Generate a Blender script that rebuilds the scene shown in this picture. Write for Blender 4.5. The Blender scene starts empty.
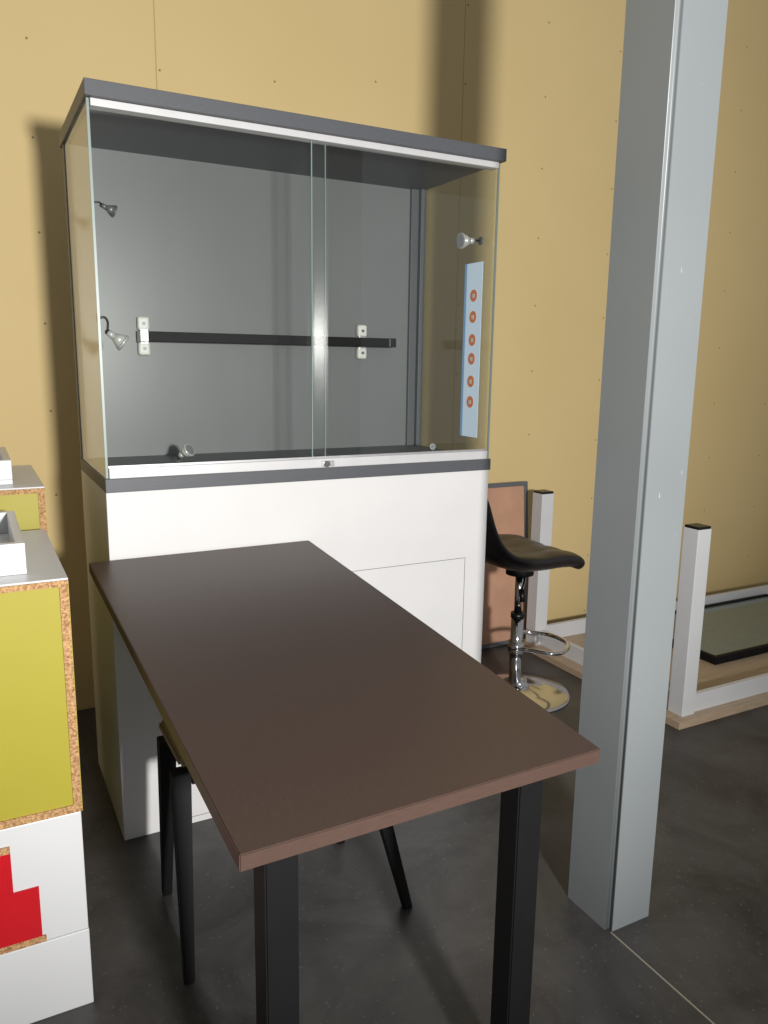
import bpy, bmesh, math, random
from mathutils import Vector, Matrix
random.seed(3)
sc=bpy.context.scene
sc.view_settings.view_transform='Standard'
sc.view_settings.look='None'
def lin(c): 
    c=[v/255 for v in c]
    return tuple((v/12.92 if v<=.04045 else ((v+.055)/1.055)**2.4) for v in c)+(1,)
# ---------------- materials ----------------
def newmat(n):
    m=bpy.data.materials.new(n); m.use_nodes=True
    nt=m.node_tree; return m,nt,nt.nodes['Principled BSDF']
def mat(n,rgb,rough=.5,metal=0,noise=.0,nscale=20,bump=0,bscale=200,stretch=None,spec=.5,emit=None):
    m,nt,b=newmat(n); N=nt.nodes; L=nt.links
    b.inputs['Roughness'].default_value=rough; b.inputs['Metallic'].default_value=metal
    b.inputs['Specular IOR Level'].default_value=spec
    tc=N.new('ShaderNodeTexCoord'); mp=N.new('ShaderNodeMapping'); L.new(tc.outputs['Object'],mp.inputs[0])
    if stretch: mp.inputs['Scale'].default_value=stretch
    nz=N.new('ShaderNodeTexNoise'); nz.inputs['Scale'].default_value=nscale; nz.inputs['Detail'].default_value=5
    L.new(mp.outputs[0],nz.inputs['Vector'])
    cr=N.new('ShaderNodeValToRGB'); c=lin(rgb)
    cr.color_ramp.elements[0].position=.3; cr.color_ramp.elements[1].position=.7
    cr.color_ramp.elements[0].color=tuple(v*(1-noise) for v in c[:3])+(1,)
    cr.color_ramp.elements[1].color=tuple(min(1,v*(1+noise)) for v in c[:3])+(1,)
    L.new(nz.outputs[0],cr.inputs[0]); L.new(cr.outputs[0],b.inputs['Base Color'])
    if bump:
        n2=N.new('ShaderNodeTexNoise'); n2.inputs['Scale'].default_value=bscale; L.new(mp.outputs[0],n2.inputs['Vector'])
        bp=N.new('ShaderNodeBump'); bp.inputs['Strength'].default_value=bump; bp.inputs['Distance'].default_value=.002
        L.new(n2.outputs[0],bp.inputs['Height']); L.new(bp.outputs[0],b.inputs['Normal'])
    if emit:
        b.inputs['Emission Color'].default_value=c; b.inputs['Emission Strength'].default_value=emit
    return m
M={}
M['white']=mat('white_laminate',(216,215,214),.45,noise=.02,nscale=6)
M['whitegloss']=mat('white_lacquer',(208,209,210),.35,noise=.02,nscale=6)
M['side']=mat('grey_white_side',(222,218,210),.5,noise=.03,nscale=5)
M['anth']=mat('anthracite_board',(92,95,99),.5,noise=.06,nscale=60,stretch=(1,1,8))
M['back']=mat('cabinet_back_grey',(122,123,125),.36,noise=.05,nscale=5,stretch=(1,1,.3))
M['slab']=mat('slab_grey',(84,86,90),.45,noise=.08,nscale=60,stretch=(1,8,8))
M['alu']=mat('aluminium',(205,205,205),.35,.7,noise=.03)
M['alud']=mat('aluminium_satin',(208,208,208),.4,.2,noise=.03)
M['chrome']=mat('chrome',(220,220,222),.08,1)
M['chromes']=mat('chrome_base',(218,218,220),.13,1)
M['black']=mat('black_metal',(14,14,15),.62,noise=.1,spec=.25)
M['blackp']=mat('black_plastic',(18,18,19),.35)
M['leather']=mat('black_leather',(30,27,28),.33,noise=.15,nscale=40,bump=.5,bscale=250)
M['whitep']=mat('white_plastic',(235,233,228),.35)
M['silver']=mat('lamp_silver_white',(206,206,204),.3,.25)
M['lens']=mat('lamp_lens',(190,190,195),.1,.6)
M['brown']=mat('brown_laminate',(67,53,47),.38,noise=.16,nscale=30,stretch=(30,1.2,10),bump=.08,bscale=120,spec=.4)
M['brownedge']=mat('brown_edge_band',(76,59,52),.5,noise=.18,nscale=40,stretch=(1,1,30),spec=.3)
M['yellow']=mat('mustard_laminate',(162,152,50),.5,noise=.03,nscale=4)
M['red']=mat('red_laminate',(186,16,28),.4,noise=.04)
M['oak']=mat('oak_laminate',(178,156,130),.5,noise=.15,nscale=12,stretch=(1,14,14))
M['redbrown']=mat('reddish_board',(190,146,120),.6,noise=.08,nscale=12)
M['beige']=mat('beige_wood',(140,120,96),.5,noise=.1,nscale=30)
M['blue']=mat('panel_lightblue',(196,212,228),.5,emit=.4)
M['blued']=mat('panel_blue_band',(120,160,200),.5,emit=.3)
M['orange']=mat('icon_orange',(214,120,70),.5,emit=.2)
M['mgrey']=mat('grey_metal',(120,122,125),.4,.5)
M['dframe']=mat('frame_grey',(105,107,110),.4,.2)
# chipboard
m,nt,b=newmat('chipboard_edge'); N=nt.nodes;L=nt.links
tc=N.new('ShaderNodeTexCoord'); v=N.new('ShaderNodeTexVoronoi'); v.inputs['Scale'].default_value=320
L.new(tc.outputs['Object'],v.inputs['Vector']); cr=N.new('ShaderNodeValToRGB')
cr.color_ramp.elements[0].color=lin((136,96,60)); cr.color_ramp.elements[1].color=lin((200,160,112))
sp=N.new('ShaderNodeSeparateColor'); L.new(v.outputs['Color'],sp.inputs[0]); L.new(sp.outputs[0],cr.inputs[0])
L.new(cr.outputs[0],b.inputs['Base Color']); b.inputs['Roughness'].default_value=.8; M['chip']=m
def glass(n,tint,extra=0):
    m=bpy.data.materials.new(n); m.use_nodes=True; nt=m.node_tree; N=nt.nodes; L=nt.links; N.clear()
    o=N.new('ShaderNodeOutputMaterial'); mx=N.new('ShaderNodeMixShader'); t=N.new('ShaderNodeBsdfTransparent'); g=N.new('ShaderNodeBsdfGlossy')
    t.inputs[0].default_value=tint; g.inputs['Roughness'].default_value=.0; fr=N.new('ShaderNodeFresnel')
    ge=N.new('ShaderNodeNewGeometry'); mr=N.new('ShaderNodeMapRange'); mr.inputs[3].default_value=1.5; mr.inputs[4].default_value=1/1.5
    L.new(ge.outputs['Backfacing'],mr.inputs[0]); L.new(mr.outputs[0],fr.inputs[0])
    L.new(fr.outputs[0],mx.inputs[0]); L.new(t.outputs[0],mx.inputs[1]); L.new(g.outputs[0],mx.inputs[2]); L.new(mx.outputs[0],o.inputs[0]); return m
M['glass']=glass('clear_glass',(.955,.968,.955,1))
M['gedge']=mat('glass_edge_green',(140,156,150),.35,noise=.0)
M['glassd']=mat('dark_glass',(118,130,124),.08,noise=.05)
def mth(nt,op,a,b=None):
    n=nt.nodes.new('ShaderNodeMath'); n.operation=op
    for i,x in enumerate((a,b)):
        if x is None: continue
        if isinstance(x,(int,float)): n.inputs[i].default_value=x
        else: nt.links.new(x,n.inputs[i])
    return n.outputs[0]
def mixc(nt,fac,a,b):
    n=nt.nodes.new('ShaderNodeMix'); n.data_type='RGBA'
    for s,x in ((0,fac),(6,a),(7,b)):
        if isinstance(x,(tuple,float,int)): n.inputs[s].default_value=x
        else: nt.links.new(x,n.inputs[s])
    return n.outputs[2]
# wall
m,nt,b=newmat('yellow_wallboard'); N=nt.nodes;L=nt.links
tc=N.new('ShaderNodeTexCoord'); sx=N.new('ShaderNodeSeparateXYZ'); L.new(tc.outputs['Object'],sx.inputs[0])
X,Z=sx.outputs[0],sx.outputs[2]
nz=N.new('ShaderNodeTexNoise'); nz.inputs['Scale'].default_value=1.5; nz.inputs['Detail'].default_value=8; L.new(tc.outputs['Object'],nz.inputs['Vector'])
base=mixc(nt,nz.outputs[0],lin((212,187,131)),lin((223,199,146)))
def near(s,period,off,w):
    f=mth(nt,'PINGPONG',mth(nt,'SUBTRACT',s,off),period/2); return f
seamd=near(X,1.27,.67,0)
seam=mth(nt,'LESS_THAN',seamd,.0022)
studd=near(X,.4233,.67,0)
dd=mth(nt,'PINGPONG',mth(nt,'ADD',Z,mth(nt,'MULTIPLY',mth(nt,'SINE',mth(nt,'MULTIPLY',mth(nt,'ROUND',mth(nt,'MULTIPLY',X,2.36)),7.1)),.09)),.15)
ds=mth(nt,'SUBTRACT',studd,.012)
r2=mth(nt,'ADD',mth(nt,'MULTIPLY',ds,ds),mth(nt,'MULTIPLY',dd,dd))
side=mth(nt,'GREATER_THAN',mth(nt,'SINE',mth(nt,'MULTIPLY',mth(nt,'SUBTRACT',X,.67),math.pi*2/.4233)),0)
dot=mth(nt,'MULTIPLY',mth(nt,'LESS_THAN',r2,.0042**2),side)
c1=mixc(nt,mth(nt,'MULTIPLY',seam,.5),base,lin((150,124,80)))
c2=mixc(nt,mth(nt,'MULTIPLY',dot,.65),c1,lin((92,72,44)))
L.new(c2,b.inputs['Base Color']); b.inputs['Roughness'].default_value=.75; b.inputs['Specular IOR Level'].default_value=.25
M['wall']=m
# floor
m,nt,b=newmat('dark_concrete_floor'); N=nt.nodes;L=nt.links
tc=N.new('ShaderNodeTexCoord'); sx=N.new('ShaderNodeSeparateXYZ'); L.new(tc.outputs['Object'],sx.inputs[0])
nz=N.new('ShaderNodeTexNoise'); nz.inputs['Scale'].default_value=3.5; nz.inputs['Detail'].default_value=10; nz.inputs['Roughness'].default_value=.65; nz.inputs['Distortion'].default_value=.8
L.new(tc.outputs['Object'],nz.inputs['Vector'])
cr=N.new('ShaderNodeValToRGB'); cr.color_ramp.elements[0].position=.32; cr.color_ramp.elements[1].position=.72
cr.color_ramp.elements[0].color=lin((46,45,45)); cr.color_ramp.elements[1].color=lin((84,82,80)); L.new(nz.outputs[0],cr.inputs[0])
n2=N.new('ShaderNodeTexNoise'); n2.inputs['Scale'].default_value=90; L.new(tc.outputs['Object'],n2.inputs['Vector'])
cc=mixc(nt,mth(nt,'MULTIPLY',mth(nt,'GREATER_THAN',n2.outputs[0],.68),.35),cr.outputs[0],lin((125,120,112)))
ln=mth(nt,'MULTIPLY',mth(nt,'LESS_THAN',mth(nt,'ABSOLUTE',mth(nt,'SUBTRACT',sx.outputs[0],1.256)),.0022),mth(nt,'LESS_THAN',sx.outputs[1],1.19))
cc=mixc(nt,mth(nt,'MULTIPLY',ln,.8),cc,lin((165,155,138)))
L.new(cc,b.inputs['Base Color'])
ra=N.new('ShaderNodeMapRange'); ra.inputs[3].default_value=.34; ra.inputs[4].default_value=.56; L.new(nz.outputs[0],ra.inputs[0]); L.new(ra.outputs[0],b.inputs['Roughness'])
bp=N.new('ShaderNodeBump'); bp.inputs['Strength'].default_value=.2; bp.inputs['Distance'].default_value=.004; L.new(nz.outputs[0],bp.inputs['Height']); L.new(bp.outputs[0],b.inputs['Normal'])
M['floor']=m
# column paint with scuffs
m,nt,b=newmat('grey_column_paint'); N=nt.nodes;L=nt.links
tc=N.new('ShaderNodeTexCoord'); mp=N.new('ShaderNodeMapping'); mp.inputs['Scale'].default_value=(5,5,1.2); L.new(tc.outputs['Object'],mp.inputs[0])
nz=N.new('ShaderNodeTexNoise'); nz.inputs['Scale'].default_value=14; nz.inputs['Detail'].default_value=10; nz.inputs['Roughness'].default_value=.7; L.new(mp.outputs[0],nz.inputs['Vector'])
n3=N.new('ShaderNodeTexNoise'); n3.inputs['Scale'].default_value=2; L.new(tc.outputs['Object'],n3.inputs['Vector'])
base=mixc(nt,n3.outputs[0],lin((122,127,129)),lin((136,141,142)))
sc_=mth(nt,'GREATER_THAN',nz.outputs[0],.70)
L.new(mixc(nt,mth(nt,'MULTIPLY',sc_,.55),base,lin((215,214,208))),b.inputs['Base Color']); b.inputs['Roughness'].default_value=.36
M['col']=m
# ---------------- geometry helpers ----------------
def link(o,parent=None):
    sc.collection.objects.link(o)
    if parent: o.parent=parent
    return o
def empty(name,loc=(0,0,0)):
    o=bpy.data.objects.new(name,None); o.empty_display_size=.05; link(o); o.location=loc; return o
def fin(bm,name,m,parent,smooth=False,loc=None):
    me=bpy.data.meshes.new(name); bm.normal_update(); bm.to_mesh(me); bm.free()
    ms=m if isinstance(m,list) else [m]
    for x in ms: me.materials.append(M[x] if isinstance(x,str) else x)
    if smooth:
        for p in me.polygons: p.use_smooth=True
    o=bpy.data.objects.new(name,me); link(o,parent)
    if parent: o.matrix_parent_inverse=Matrix.Translation(-Vector(parent.location))
    return o
def box(name,parent,a,b,m,bev=.0015,seg=2):
    a=Vector(a);b=Vector(b); c=(a+b)/2; s=b-a
    bm=bmesh.new(); bmesh.ops.create_cube(bm,size=1)
    bmesh.ops.scale(bm,vec=s,verts=bm.verts)
    if bev>0: bmesh.ops.bevel(bm,geom=list(bm.edges),offset=min(bev,min(s)*.45),segments=seg,affect='EDGES',profile=.5)
    o=fin(bm,name,m,parent); o.location=c; return o
def cyl(name,parent,p0,p1,r0,m,r1=None,seg=32,bev=0,smooth=True):
    p0=Vector(p0);p1=Vector(p1); d=p1-p0; r1=r0 if r1 is None else r1
    bm=bmesh.new(); bmesh.ops.create_cone(bm,cap_ends=True,segments=seg,radius1=r0,radius2=r1,depth=d.length)
    if bev: bmesh.ops.bevel(bm,geom=[e for e in bm.edges if abs(e.verts[0].co.z-e.verts[1].co.z)<1e-6],offset=bev,segments=2,affect='EDGES')
    bmesh.ops.transform(bm,matrix=d.to_track_quat('Z','Y').to_matrix().to_4x4(),verts=bm.verts)
    o=fin(bm,name,m,parent); o.location=(p0+p1)/2
    for p in o.data.polygons: p.use_smooth=len(p.vertices)==4
    return o
def tube(name,parent,pts,r,m,closed=False,res=10):
    cu=bpy.data.curves.new(name,'CURVE'); cu.dimensions='3D'; cu.bevel_depth=r; cu.bevel_resolution=4
    s=cu.splines.new('BEZIER'); s.bezier_points.add(len(pts)-1)
    for p,q in zip(s.bezier_points,pts): p.co=q; p.handle_left_type=p.handle_right_type='AUTO'
    s.use_cyclic_u=closed; cu.materials.append(M[m]); tmp=bpy.data.objects.new(name+'_c',cu); sc.collection.objects.link(tmp)
    dg=bpy.context.evaluated_depsgraph_get(); me=bpy.data.meshes.new_from_object(tmp.evaluated_get(dg)); bpy.data.objects.remove(tmp)
    for p in me.polygons: p.use_smooth=True
    o=bpy.data.objects.new(name,me); link(o,parent)
    if parent: o.matrix_parent_inverse=Matrix.Translation(-Vector(parent.location))
    return o
def hexa(name,parent,bot,top,m,bev=.001):
    bm=bmesh.new(); v=[bm.verts.new(p) for p in bot+top]
    for f in ((3,2,1,0),(4,5,6,7),(0,1,5,4),(1,2,6,5),(2,3,7,6),(3,0,4,7)): bm.faces.new([v[i] for i in f])
    bmesh.ops.recalc_face_normals(bm,faces=bm.faces)
    if bev: bmesh.ops.bevel(bm,geom=list(bm.edges),offset=bev,segments=2,affect='EDGES')
    return fin(bm,name,m,parent)
def sq(cx,cy,z,h,k=None):
    k=k or h; return [(cx-h,cy-k,z),(cx+h,cy-k,z),(cx+h,cy+k,z),(cx-h,cy+k,z)]
# ---------------- room ----------------
box('floor',None,(-3,-4,-.1),(8,3.005,0),'floor',0)
box('wall_back',None,(-3,3.005,-.1),(8,3.12,4.6),'wall',0)
for o in ('floor','wall_back'):
    ob=bpy.data.objects[o]; me=ob.data; me.transform(Matrix.Translation(ob.location)); ob.location=(0,0,0)
# column
cx,cy,a,b_=1.248,1.190,.142,.155
bm=bmesh.new(); bmesh.ops.create_cube(bm,size=1); bmesh.ops.scale(bm,vec=(a,b_,4.6),verts=bm.verts)
bmesh.ops.bevel(bm,geom=[e for e in bm.edges if abs(e.verts[0].co.z-e.verts[1].co.z)>1],offset=.012,segments=6,affect='EDGES')
o=fin(bm,'steel_column','col',None); o.location=(cx+a/2,cy+b_/2,2.3)
for p in o.data.polygons: p.use_smooth=abs(p.normal.z)<.5 and p.area<.05
# ---------------- display cabinet ----------------
x0,x1,y0,y1=.296,1.482,2.073,2.559
zb,zs,zl,zt=.982,1.018,1.917,1.953
P=empty('glass_display_cabinet',(.889,2.316,0))
box('base_front',P,(x0,y0,0),(x1,y0+.019,zb),'white')
box('base_side_left',P,(x0,y0+.0195,0),(x0+.019,y1,zb),'side')
box('base_side_right',P,(x1-.019,y0+.0195,0),(x1,y1,zb),'side')
box('base_back',P,(x0+.0195,y1-.019,0),(x1-.0195,y1,zb),'side')
gx0,gx1,gz0,gz1=.42,1.402,.02,.697
g=.0016
for n,A,B in (('t',(gx0,gz1-g),(gx1,gz1)),('b',(gx0,gz0),(gx1,gz0+g)),('l',(gx0,gz0),(gx0+g,gz1)),('r',(gx1-g,gz0),(gx1,gz1))):
    box('door_gap_'+n,P,(A[0],y0-.0004,A[1]),(B[0],y0+.002,B[1]),'mgrey',0)
box('counter_slab',P,(x0-.001,y0-.004,zb),(x1+.004,y1,zs),'slab')
box('lid',P,(x0-.004,y0-.02,zl),(x1+.006,y1+.035,zt),'slab')
box('back_panel',P,(x0+.02,y1-.02,zs),(x1-.02,y1-.004,zl),'back',0)
box('post_back_left',P,(x0,y1-.032,zs),(x0+.02,y1,zl),'anth')
box('post_back_right',P,(x1-.02,y1-.05,zs),(x1,y1,zl),'anth')
box('back_trim_right',P,(x1-.05,y1-.034,zs),(x1-.0205,y1-.0205,zl),'anth')
box('side_glass_left',P,(x0+.002,y0+.004,zs+.001),(x0+.008,y1-.033,zl-.001),'glass',0)
box('side_glass_right',P,(x1-.008,y0+.004,zs+.001),(x1-.002,y1-.051,zl-.001),'glass',0)
for n,xx in (('left',x0+.002),('right',x1-.008)):
    box('glass_edge_'+n,P,(xx,y0+.0005,zs+.001),(xx+.006,y0+.0038,zl-.001),'gedge',0)
box('track_top',P,(x0+.010,y0-.006,zl-.018),(x1-.01,y0+.03,zl-.0005),'alud')
box('track_bottom',P,(x0+.010,y0-.003,zs),(x1-.01,y0+.034,zs+.026),'alud')
box('track_bottom_lip',P,(x0+.010,y0+.004,zs+.0262),(x1-.01,y0+.007,zs+.032),'alu',0)
xm=.90
box('sliding_glass_front',P,(xm-.03,y0+.009,zs+.022),(x1-.012,y0+.014,zl-.012),'glass',0)
box('sliding_glass_rear',P,(x0+.012,y0+.020,zs+.022),(xm+.012,y0+.025,zl-.012),'glass',0)
box('pane_edge_front',P,(xm-.0325,y0+.009,zs+.027),(xm-.0302,y0+.014,zl-.018),'gedge',0)
box('pane_edge_rear',P,(xm+.0122,y0+.020,zs+.027),(xm+.0145,y0+.025,zl-.018),'gedge',0)
cyl('lock',P,(xm+.005,y0-.016,zs+.012),(xm+.005,y0-.003,zs+.012),.009,'chrome',bev=.001)
box('lock_tab',P,(xm-.008,y0-.008,zs+.004),(xm+.03,y0-.0035,zs+.02),'alu')
box('rail_bar',P,(.50,2.475,1.372),(1.35,2.515,1.402),'black',.002)
box('rail_endcap',P,(.474,2.470,1.370),(.4995,2.52,1.404),'alu',.002)
box('rail_endcap_r',P,(1.325,2.4745,1.3715),(1.352,2.5155,1.4025),'blackp',.002)
for i,xx in enumerate((.495,1.24)):
    for j,zz in enumerate((1.405,1.330)):
        box('rail_clip_%d_%d'%(i,j),P,(xx-.018,2.515,zz),(xx+.018,2.5385,zz+.042),'whitep',.008,4)
        cyl('clip_screw_%d_%d'%(i,j),P,(xx,2.512,zz+.021),(xx,2.5155,zz+.021),.005,'mgrey')
    box('rail_mount_%d'%i,P,(xx-.012,2.5155,1.36),(xx+.012,2.538,1.41),'alu',.001)
box('blue_strip',P,(x1-.0095,2.135,1.08),(x1-.0082,2.235,1.637),'blue',0)  # flat pale blue strip on the right glass, given slight emission
box('blue_strip_band',P,(x1-.0098,2.222,1.08),(x1-.0095,2.235,1.637),'blued',0)
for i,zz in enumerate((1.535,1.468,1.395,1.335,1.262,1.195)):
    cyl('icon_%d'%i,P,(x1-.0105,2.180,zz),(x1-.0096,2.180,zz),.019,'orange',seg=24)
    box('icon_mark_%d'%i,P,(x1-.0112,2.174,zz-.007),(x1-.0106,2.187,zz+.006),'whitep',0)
# ---------------- small spotlights ----------------
def spot(base,bdir,joint,aim,m='whitep',s=1,nm='cabinet_spotlight'):
    base=Vector(base);bdir=Vector(bdir).normalized();joint=Vector(joint);aim=Vector(aim).normalized()
    E=empty(nm,base)
    cyl('base_plate',E,base,base+bdir*.006,.014*s,'mgrey',bev=.001)
    tube('arm',E,[base+bdir*.006,base+bdir*.02,joint],.0035*s,'blackp')
    bm=bmesh.new(); bmesh.ops.create_uvsphere(bm,u_segments=16,v_segments=10,radius=.009*s); bmesh.ops.translate(bm,vec=joint,verts=bm.verts); fin(bm,'swivel',"blackp",E,True)
    cyl('lamp_neck',E,joint,joint+aim*.02*s,.009*s,m,r1=.011*s)
    cyl('lamp_head',E,joint+aim*.02*s,joint+aim*.048*s,.011*s,m,r1=.025*s,bev=.0)
    cyl('lamp_rim',E,joint+aim*.0482*s,joint+aim*.056*s,.026*s,m,bev=.001)
    cyl('lamp_lens',E,joint+aim*.0562*s,joint+aim*.0575*s,.021*s,'lens')
spot((x0+.0085,2.125,1.695),(1,0,0),(.330,2.13,1.69),(.9,.1,-.35),'mgrey',.6)
spot((x0+.0085,2.13,1.42),(1,0,0),(.330,2.135,1.385),(.75,-.1,-.55),'silver',.85)
spot((x1-.0085,2.15,1.70),(-1,0,0),(1.445,2.15,1.698),(-1,-.05,-.08),'silver',.92)
spot((.545,2.34,1.0185),(0,0,1),(.548,2.34,1.036),(.5,-.6,.45),'silver',.78)
spot((1.418,2.32,1.0185),(0,0,1),(1.41,2.32,1.035),(-.2,-.9,.1),'silver',.4)
# ---------------- brown table ----------------
tx,ty,tz,TL,TW,TT=.259,.861,.711,1.198,.606,.026
T=empty('brown_table',(tx,ty,0))
yaw=math.radians(.779); k=math.radians(4.677)
R=Matrix.Rotation(yaw,4,'Z')@Matrix.Rotation(k,4,'X')
def tp(u,v,w): return Vector((tx,ty,tz))+(R@Vector((u,v,w)))
bm=bmesh.new(); bmesh.ops.create_cube(bm,size=1); bmesh.ops.scale(bm,vec=(TW,TL,TT),verts=bm.verts)
bmesh.ops.bevel(bm,geom=list(bm.edges),offset=.0015,segments=2,affect='EDGES')
for f in bm.faces:
    f.material_index=0 if f.normal.z>.9 else 1
o=fin(bm,'table_top',['brown','brownedge'],T); o.rotation_euler=(R.to_euler()); o.location=tp(TW/2,TL/2,-TT/2)
def tleg(i,u,v,h):
    top=[tp(u+a*h,v+b*h,-TT-.0005) for a,b in ((-1,-1),(1,-1),(1,1),(-1,1))]
    g=[(p.x,p.y,.010) for p in top]
    hexa('leg_%d'%i,T,g,[tuple(p) for p in top],'black',.0025)
    hexa('leg_foot_%d'%i,T,[(x,y,0) for x,y,_ in g],[(x,y,.0098) for x,y,_ in g],'blackp',.001)
tleg(1,.080,.086,.0252); tleg(2,.519,.086,.0255)
zc=tz+TL*math.sin(k)-TT
hexa('support_cleat',T,[(.30,2.035,zc-.045),(.80,2.035,zc-.045),(.80,2.072,zc-.045),(.30,2.072,zc-.045)],[(.30,2.035,zc-.006),(.80,2.035,zc-.006),(.80,2.072,zc-.003),(.30,2.072,zc-.003)],'black')
# ---------------- chair under table ----------------
C=empty('wooden_chair',(.58,1.65,0))
def leg(n,b,t,rb=.011,rt=.02): hexa(n,C,sq(b[0],b[1],0,rb),sq(t[0],t[1],t[2],rt),'black',.002)
leg('leg_front_left',(.33,1.49),(.352,1.60,.435)); leg('leg_back_left',(.352,1.80),(.36,1.765,.435))
leg('leg_front_right',(.868,1.485),(.79,1.60,.435)); leg('leg_back_right',(.83,1.80),(.79,1.765,.435))
bm=bmesh.new(); bmesh.ops.create_cube(bm,size=1); bmesh.ops.scale(bm,vec=(.46,.21,.028),verts=bm.verts); bmesh.ops.bevel(bm,geom=list(bm.edges),offset=.008,segments=3,affect='EDGES')
o=fin(bm,'seat','beige',C); o.location=(.576,1.683,.463)
box('apron_front',C,(.375,1.59,.40),(.767,1.61,.449),'black'); box('apron_back',C,(.382,1.755,.40),(.767,1.775,.449),'black')
# ---------------- left plinth boxes ----------------
fy=1.524
Q=empty('white_plinth_box',(-.1,1.75,0)); box('body',Q,(-.36,fy,0),(.140,2.0,.174),'whitegloss',.002)
Q=empty('red_white_plinth_box',(-.1,1.75,.174))
box('body',Q,(-.36,fy+.002,.1745),(.139,2.0,.437),'whitegloss',.002)
box('red_panel_low',Q,(-.355,fy-.001,.19),(.053,fy+.0015,.300),'red',0)
box('red_panel_high',Q,(-.355,fy-.001,.3002),(.008,fy+.0015,.385),'red',0)
box('chip_low',Q,(-.355,fy-.0012,.176),(.06,fy+.0015,.1898),'chip',0)
box('chip_high',Q,(-.355,fy-.0012,.3852),(.008,fy+.0015,.40),'chip',0)
def ybox(name,xa,xb,ya,yb,za,zb_,top=True):
    Q=empty(name,((xa+xb)/2,(ya+yb)/2,za)); w=.016
    box('top_panel',Q,(xa,ya,zb_-.004),(xb,yb,zb_),'whitegloss',.001)
    box('top_core',Q,(xa,ya+.0003,zb_-w),(xb-.0003,yb,zb_-.0042),'chip',0)
    box('bottom_core',Q,(xa,ya+.0003,za),(xb-.0003,yb,za+w),'chip',0)
    box('side_right',Q,(xb-w,ya+.0005,za+w),(xb-.0006,yb,zb_-w),'chip',0)
    box('side_left',Q,(xa,ya+.0005,za+w),(xa+w,yb,zb_-w),'chip',0)
    box('side_skin',Q,(xb-.0006,ya+.001,za+.001),(xb+.0004,yb,zb_-.0045),'yellow',0)
    box('face',Q,(xa+w,ya+.004,za+w),(xb-w,ya+.02,zb_-w),'yellow',0)
    box('back_face',Q,(xa+w,yb-.02,za+w),(xb-w,yb-.001,zb_-w),'yellow',0)
ybox('yellow_plinth_box',-.36,.142,fy+.001,2.0,.4375,.916)
ybox('yellow_plinth_box.001',-.36,.152,2.06,2.50,.535,1.01)
ybox('yellow_plinth_box.002',-.36,.152,2.06,2.50,0,.534)
def tray(xa,xb,ya,yb,z,h):
    Q=empty('white_tray',((xa+xb)/2,(ya+yb)/2,z)); t=.016
    box('base',Q,(xa,ya,z),(xb,yb,z+.012),'whitegloss',.001)
    box('side_front',Q,(xa,ya,z+.0121),(xb,ya+t,z+h),'whitegloss',.001); box('side_back',Q,(xa,yb-t,z+.0121),(xb,yb,z+h),'whitegloss',.001)
    box('side_right',Q,(xb-t,ya+t,z+.0121),(xb,yb-t,z+h),'whitegloss',.001); box('side_left',Q,(xa,ya+t,z+.0121),(xa+t,yb-t,z+h),'whitegloss',.001)
tray(-.30,.076,1.585,1.94,.9165,.06); tray(-.30,.085,2.12,2.45,1.0105,.06)
# ---------------- bar stool ----------------
sx_,sy_=1.885,2.40
S=empty('bar_stool',(sx_,sy_,0))
prof=[(.21,0),(.21,.006),(.20,.012),(.12,.022),(.05,.034),(.034,.05),(.034,.06),(0,.06)]
def lathe(name,prof,c,m,par,seg=48):
    bm=bmesh.new(); rings=[]
    for r,z in prof:
        rings.append([bm.verts.new((c[0]+r*math.cos(2*math.pi*i/seg),c[1]+r*math.sin(2*math.pi*i/seg),c[2]+z)) for i in range(seg)] if r>0 else [bm.verts.new((c[0],c[1],c[2]+z))])
    for A,B in zip(rings,rings[1:]):
        for i in range(seg):
            j=(i+1)%seg
            if len(B)==1: bm.faces.new((A[i],A[j],B[0]))
            else: bm.faces.new((A[i],A[j],B[j],B[i]))
    bm.faces.new(rings[0][::-1]); bmesh.ops.recalc_face_normals(bm,faces=bm.faces)
    return fin(bm,name,m,par,True)
lathe('base_disc',prof,(sx_+.02,sy_,0),'chromes',S)
cyl('column_lower',S,(sx_,sy_,.055),(sx_,sy_,.33),.025,'chrome'); cyl('column_upper',S,(sx_,sy_,.33),(sx_,sy_,.52),.016,'chrome')
cyl('column_collar',S,(sx_,sy_,.325),(sx_,sy_,.345),.028,'blackp'); cyl('seat_mount',S,(sx_,sy_,.505),(sx_,sy_,.545),.055,'black')
tube('footrest',S,[(sx_+.02,sy_-.05,.2),(sx_+.10,sy_-.13,.2),(sx_+.20,sy_-.08,.2),(sx_+.225,sy_,.2),(sx_+.20,sy_+.08,.2),(sx_+.10,sy_+.13,.2),(sx_+.02,sy_+.05,.2)],.009,'chrome')
cyl('footrest_collar',S,(sx_,sy_,.18),(sx_,sy_,.225),.032,'chrome'); tube('footrest_strut',S,[(sx_,sy_-.02,.2),(sx_+.01,sy_-.04,.2),(sx_+.02,sy_-.05,.2)],.009,'chrome'); tube('footrest_strut_2',S,[(sx_,sy_+.02,.2),(sx_+.01,sy_+.04,.2),(sx_+.02,sy_+.05,.2)],.009,'chrome')
tube('lever',S,[(sx_,sy_,.515),(sx_-.03,sy_-.07,.505),(sx_-.065,sy_-.10,.47)],.005,'chrome'); cyl('lever_grip',S,(sx_-.065,sy_-.098,.475),(sx_-.07,sy_-.115,.43),.011,'blackp')
prf=[(.140,.545),(.158,.572),(.145,.608),(.09,.626),(.03,.626),(-.03,.624),(-.10,.628),(-.165,.642),(-.22,.674),(-.26,.73),(-.285,.80),(-.297,.87)]
bm=bmesh.new(); ny=16; th=.072; rowsT=[];rowsB=[]
n=len(prf)
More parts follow.
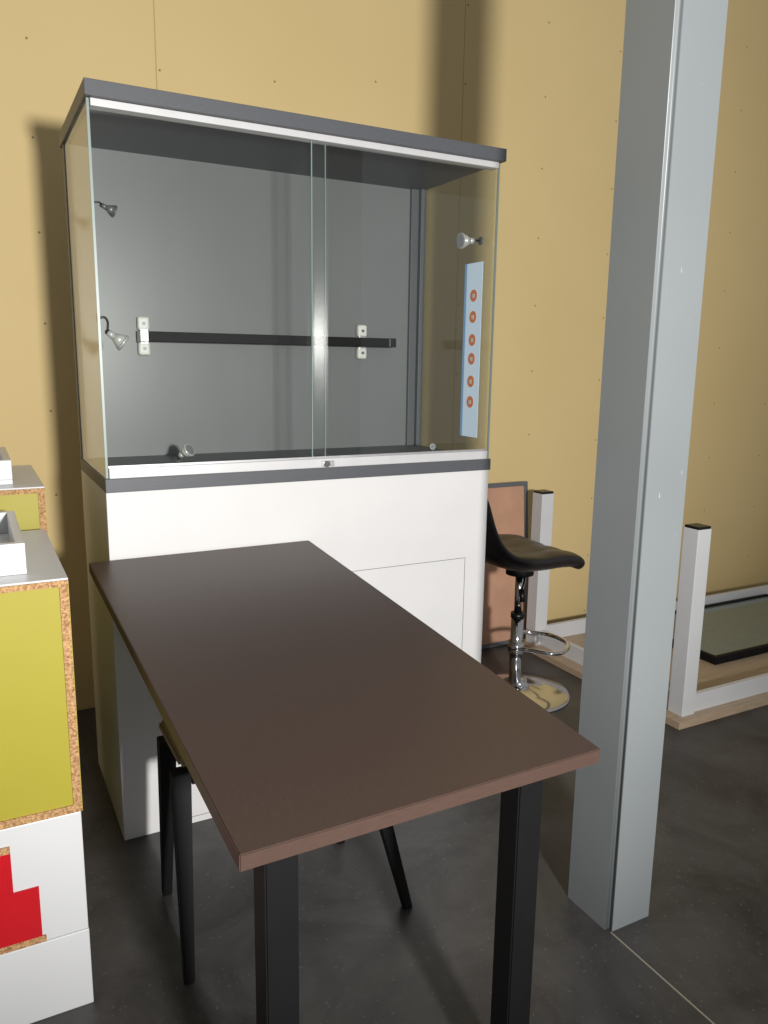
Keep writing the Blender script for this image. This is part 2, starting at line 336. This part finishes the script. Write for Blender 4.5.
for i,(px_,pz) in enumerate(prf):
    a0=Vector(prf[max(i-1,0)]);a1=Vector(prf[min(i+1,n-1)]); d=(a1-a0).normalized(); nn=Vector((d.y,-d.x)) 
    t_=th*(.5 if i in(0,n-1) else 1)
    w=.215*(.9 if i in(0,n-1) else 1)
    ra=[];rb=[]
    for j in range(ny+1):
        s=j/ny*2-1; yy=s*w; e=(1-abs(s)**6)*.5+.5
        groove=-.007*math.exp(-((s-.0)/.04)**2)-.007*math.exp(-((abs(s)-.5)/.04)**2)
        if i in (3,5,7): groove-=.006
        dish=.014*s*s; kk=groove+dish-th*(1-e)*.6
        ra.append(bm.verts.new((sx_+px_+nn.x*kk,sy_+yy,pz+nn.y*kk)))
        rb.append(bm.verts.new((sx_+px_-nn.x*t_*e,sy_+yy,pz-nn.y*t_*e)))
    rowsT.append(ra);rowsB.append(rb)
for i in range(n-1):
    for j in range(ny):
        bm.faces.new((rowsT[i][j],rowsT[i][j+1],rowsT[i+1][j+1],rowsT[i+1][j])); bm.faces.new((rowsB[i][j+1],rowsB[i][j],rowsB[i+1][j],rowsB[i+1][j+1]))
    for j in (0,ny): bm.faces.new((rowsT[i][j],rowsT[i+1][j],rowsB[i+1][j],rowsB[i][j]))
for i in (0,n-1):
    for j in range(ny): bm.faces.new((rowsT[i][j],rowsB[i][j],rowsB[i][j+1],rowsT[i][j+1]))
bmesh.ops.recalc_face_normals(bm,faces=bm.faces)
o=fin(bm,'padded_seat','leather',S,True); md=o.modifiers.new('s','SUBSURF'); md.levels=2; md.render_levels=2
# ---------------- overturned white table ----------------
W=empty('overturned_white_table',(3.0,2.35,0))
X0,X1,Y0,Y1=2.235,4.35,1.865,2.84
box('table_top',W,(X0,Y0,0),(X1,Y1,.028),'oak',.001)
ax0,ax1,ay0,ay1=X0+.045,X1-.045,Y0+.03,Y1-.03
ls=.068
for i,(lx,ly) in enumerate(((ax0,ay0),(ax0-.02,ay1-ls),(ax1-ls,ay0),(ax1-ls,ay1-ls))):
    box('leg_%d'%(i+1),W,(lx,ly,.028),(lx+ls,ly+ls,.745),'whitegloss',.002); box('leg_cap_%d'%(i+1),W,(lx+.002,ly+.002,.745),(lx+ls-.002,ly+ls-.002,.755),'blackp',.002)
h=.10
box('apron_near',W,(ax0+ls,ay0+.012,.028),(ax1-ls,ay0+.034,h),'whitegloss'); box('apron_far',W,(ax0+ls,ay1-.034,.028),(ax1-ls,ay1-.012,h),'whitegloss')
box('apron_left',W,(ax0+.012,ay0+ls,.028),(ax0+.034,ay1-ls,h),'whitegloss'); box('apron_right',W,(ax1-.034,ay0+ls,.028),(ax1-.012,ay1-ls,h),'whitegloss')
G=empty('framed_glass_panel',(3.1,2.5,.03))
gz=.05
ga,gb,gc,gd=2.85,3.9,2.22,2.74
box('glass',G,(ga,gc,gz),(gb,gd,gz+.006),'glassd',0)
for n,A,B in (('n',(ga-.02,gc-.02),(gb+.02,gc)),('f',(ga-.02,gd),(gb+.02,gd+.02)),('l',(ga-.02,gc),(ga,gd)),('r',(gb,gc),(gb+.02,gd))): box('frame_'+n,G,(A[0],A[1],.0285),(B[0],B[1],gz+.014),'black')
K=empty('spare_metal_brackets',(2.45,2.45,.03))
for i in range(6):
    xx=2.345+.03*i; yy=2.15+.09*i
    box('bracket_%d'%i,K,(xx,yy,.0285),(xx+.09,yy+.03,.075),'black' if i%2 else 'mgrey',.002)
# leaning board
B_=empty('leaning_framed_board',(1.95,2.9,0))
kx=math.radians(-5); bx0,bx1,hh=1.72,2.325,.775
def lb(n,xa,xb,ya,yb,za,zb_,m):
    o=box(n,B_,(xa,ya,za),(xb,yb,zb_),m,.001); me=o.data
    Mx=Matrix.Translation((0,2.865,.003))@Matrix.Rotation(kx,4,'X')@Matrix.Translation(Vector(o.location)); me.transform(Mx); o.location=(0,0,0)
lb('board',bx0+.02,bx1-.02,.004,.016,.02,hh-.02,'redbrown')
lb('frame_bottom',bx0,bx1,0,.022,0,.02,'dframe'); lb('frame_top',bx0,bx1,0,.022,hh-.02,hh,'dframe')
lb('frame_left',bx0,bx0+.02,0,.022,.0202,hh-.0202,'dframe'); lb('frame_right',bx1-.02,bx1,0,.022,.0202,hh-.0202,'dframe')
# ---------------- lights ----------------
ld=bpy.data.lights.new('work_lamp','SPOT'); ld.energy=550; ld.spot_size=math.radians(92); ld.spot_blend=.75; ld.shadow_soft_size=.10; ld.color=(1,.98,.955)
lo=bpy.data.objects.new('work_lamp',ld); link(lo); lo.location=(.445,-1.26,1.475)
tgt=Vector((.95,2.5,1.75)); lo.rotation_euler=(tgt-Vector(lo.location)).to_track_quat('-Z','Y').to_euler()
w=bpy.data.worlds.new('w'); sc.world=w; w.use_nodes=True; bg=w.node_tree.nodes['Background']; bg.inputs[0].default_value=(.97,.98,1,1); bg.inputs[1].default_value=.26
# ---------------- camera ----------------
cd=bpy.data.cameras.new('cam'); cd.sensor_fit='VERTICAL'; cd.sensor_height=24; cd.lens=783.5/1024*24; cd.clip_start=.05
co=bpy.data.objects.new('cam',cd); link(co)
ya,pi,ro=map(math.radians,(27.936,10.823,.821))
fw=Vector((math.sin(ya)*math.cos(pi),math.cos(ya)*math.cos(pi),-math.sin(pi))); r=Vector((math.cos(ya),-math.sin(ya),0)); u=r.cross(fw)
r2=r*math.cos(ro)+u*math.sin(ro); u2=-r*math.sin(ro)+u*math.cos(ro)
mt=Matrix((r2,u2,-fw)).transposed().to_4x4(); mt.translation=(0,0,1.32); co.matrix_world=mt
sc.camera=co
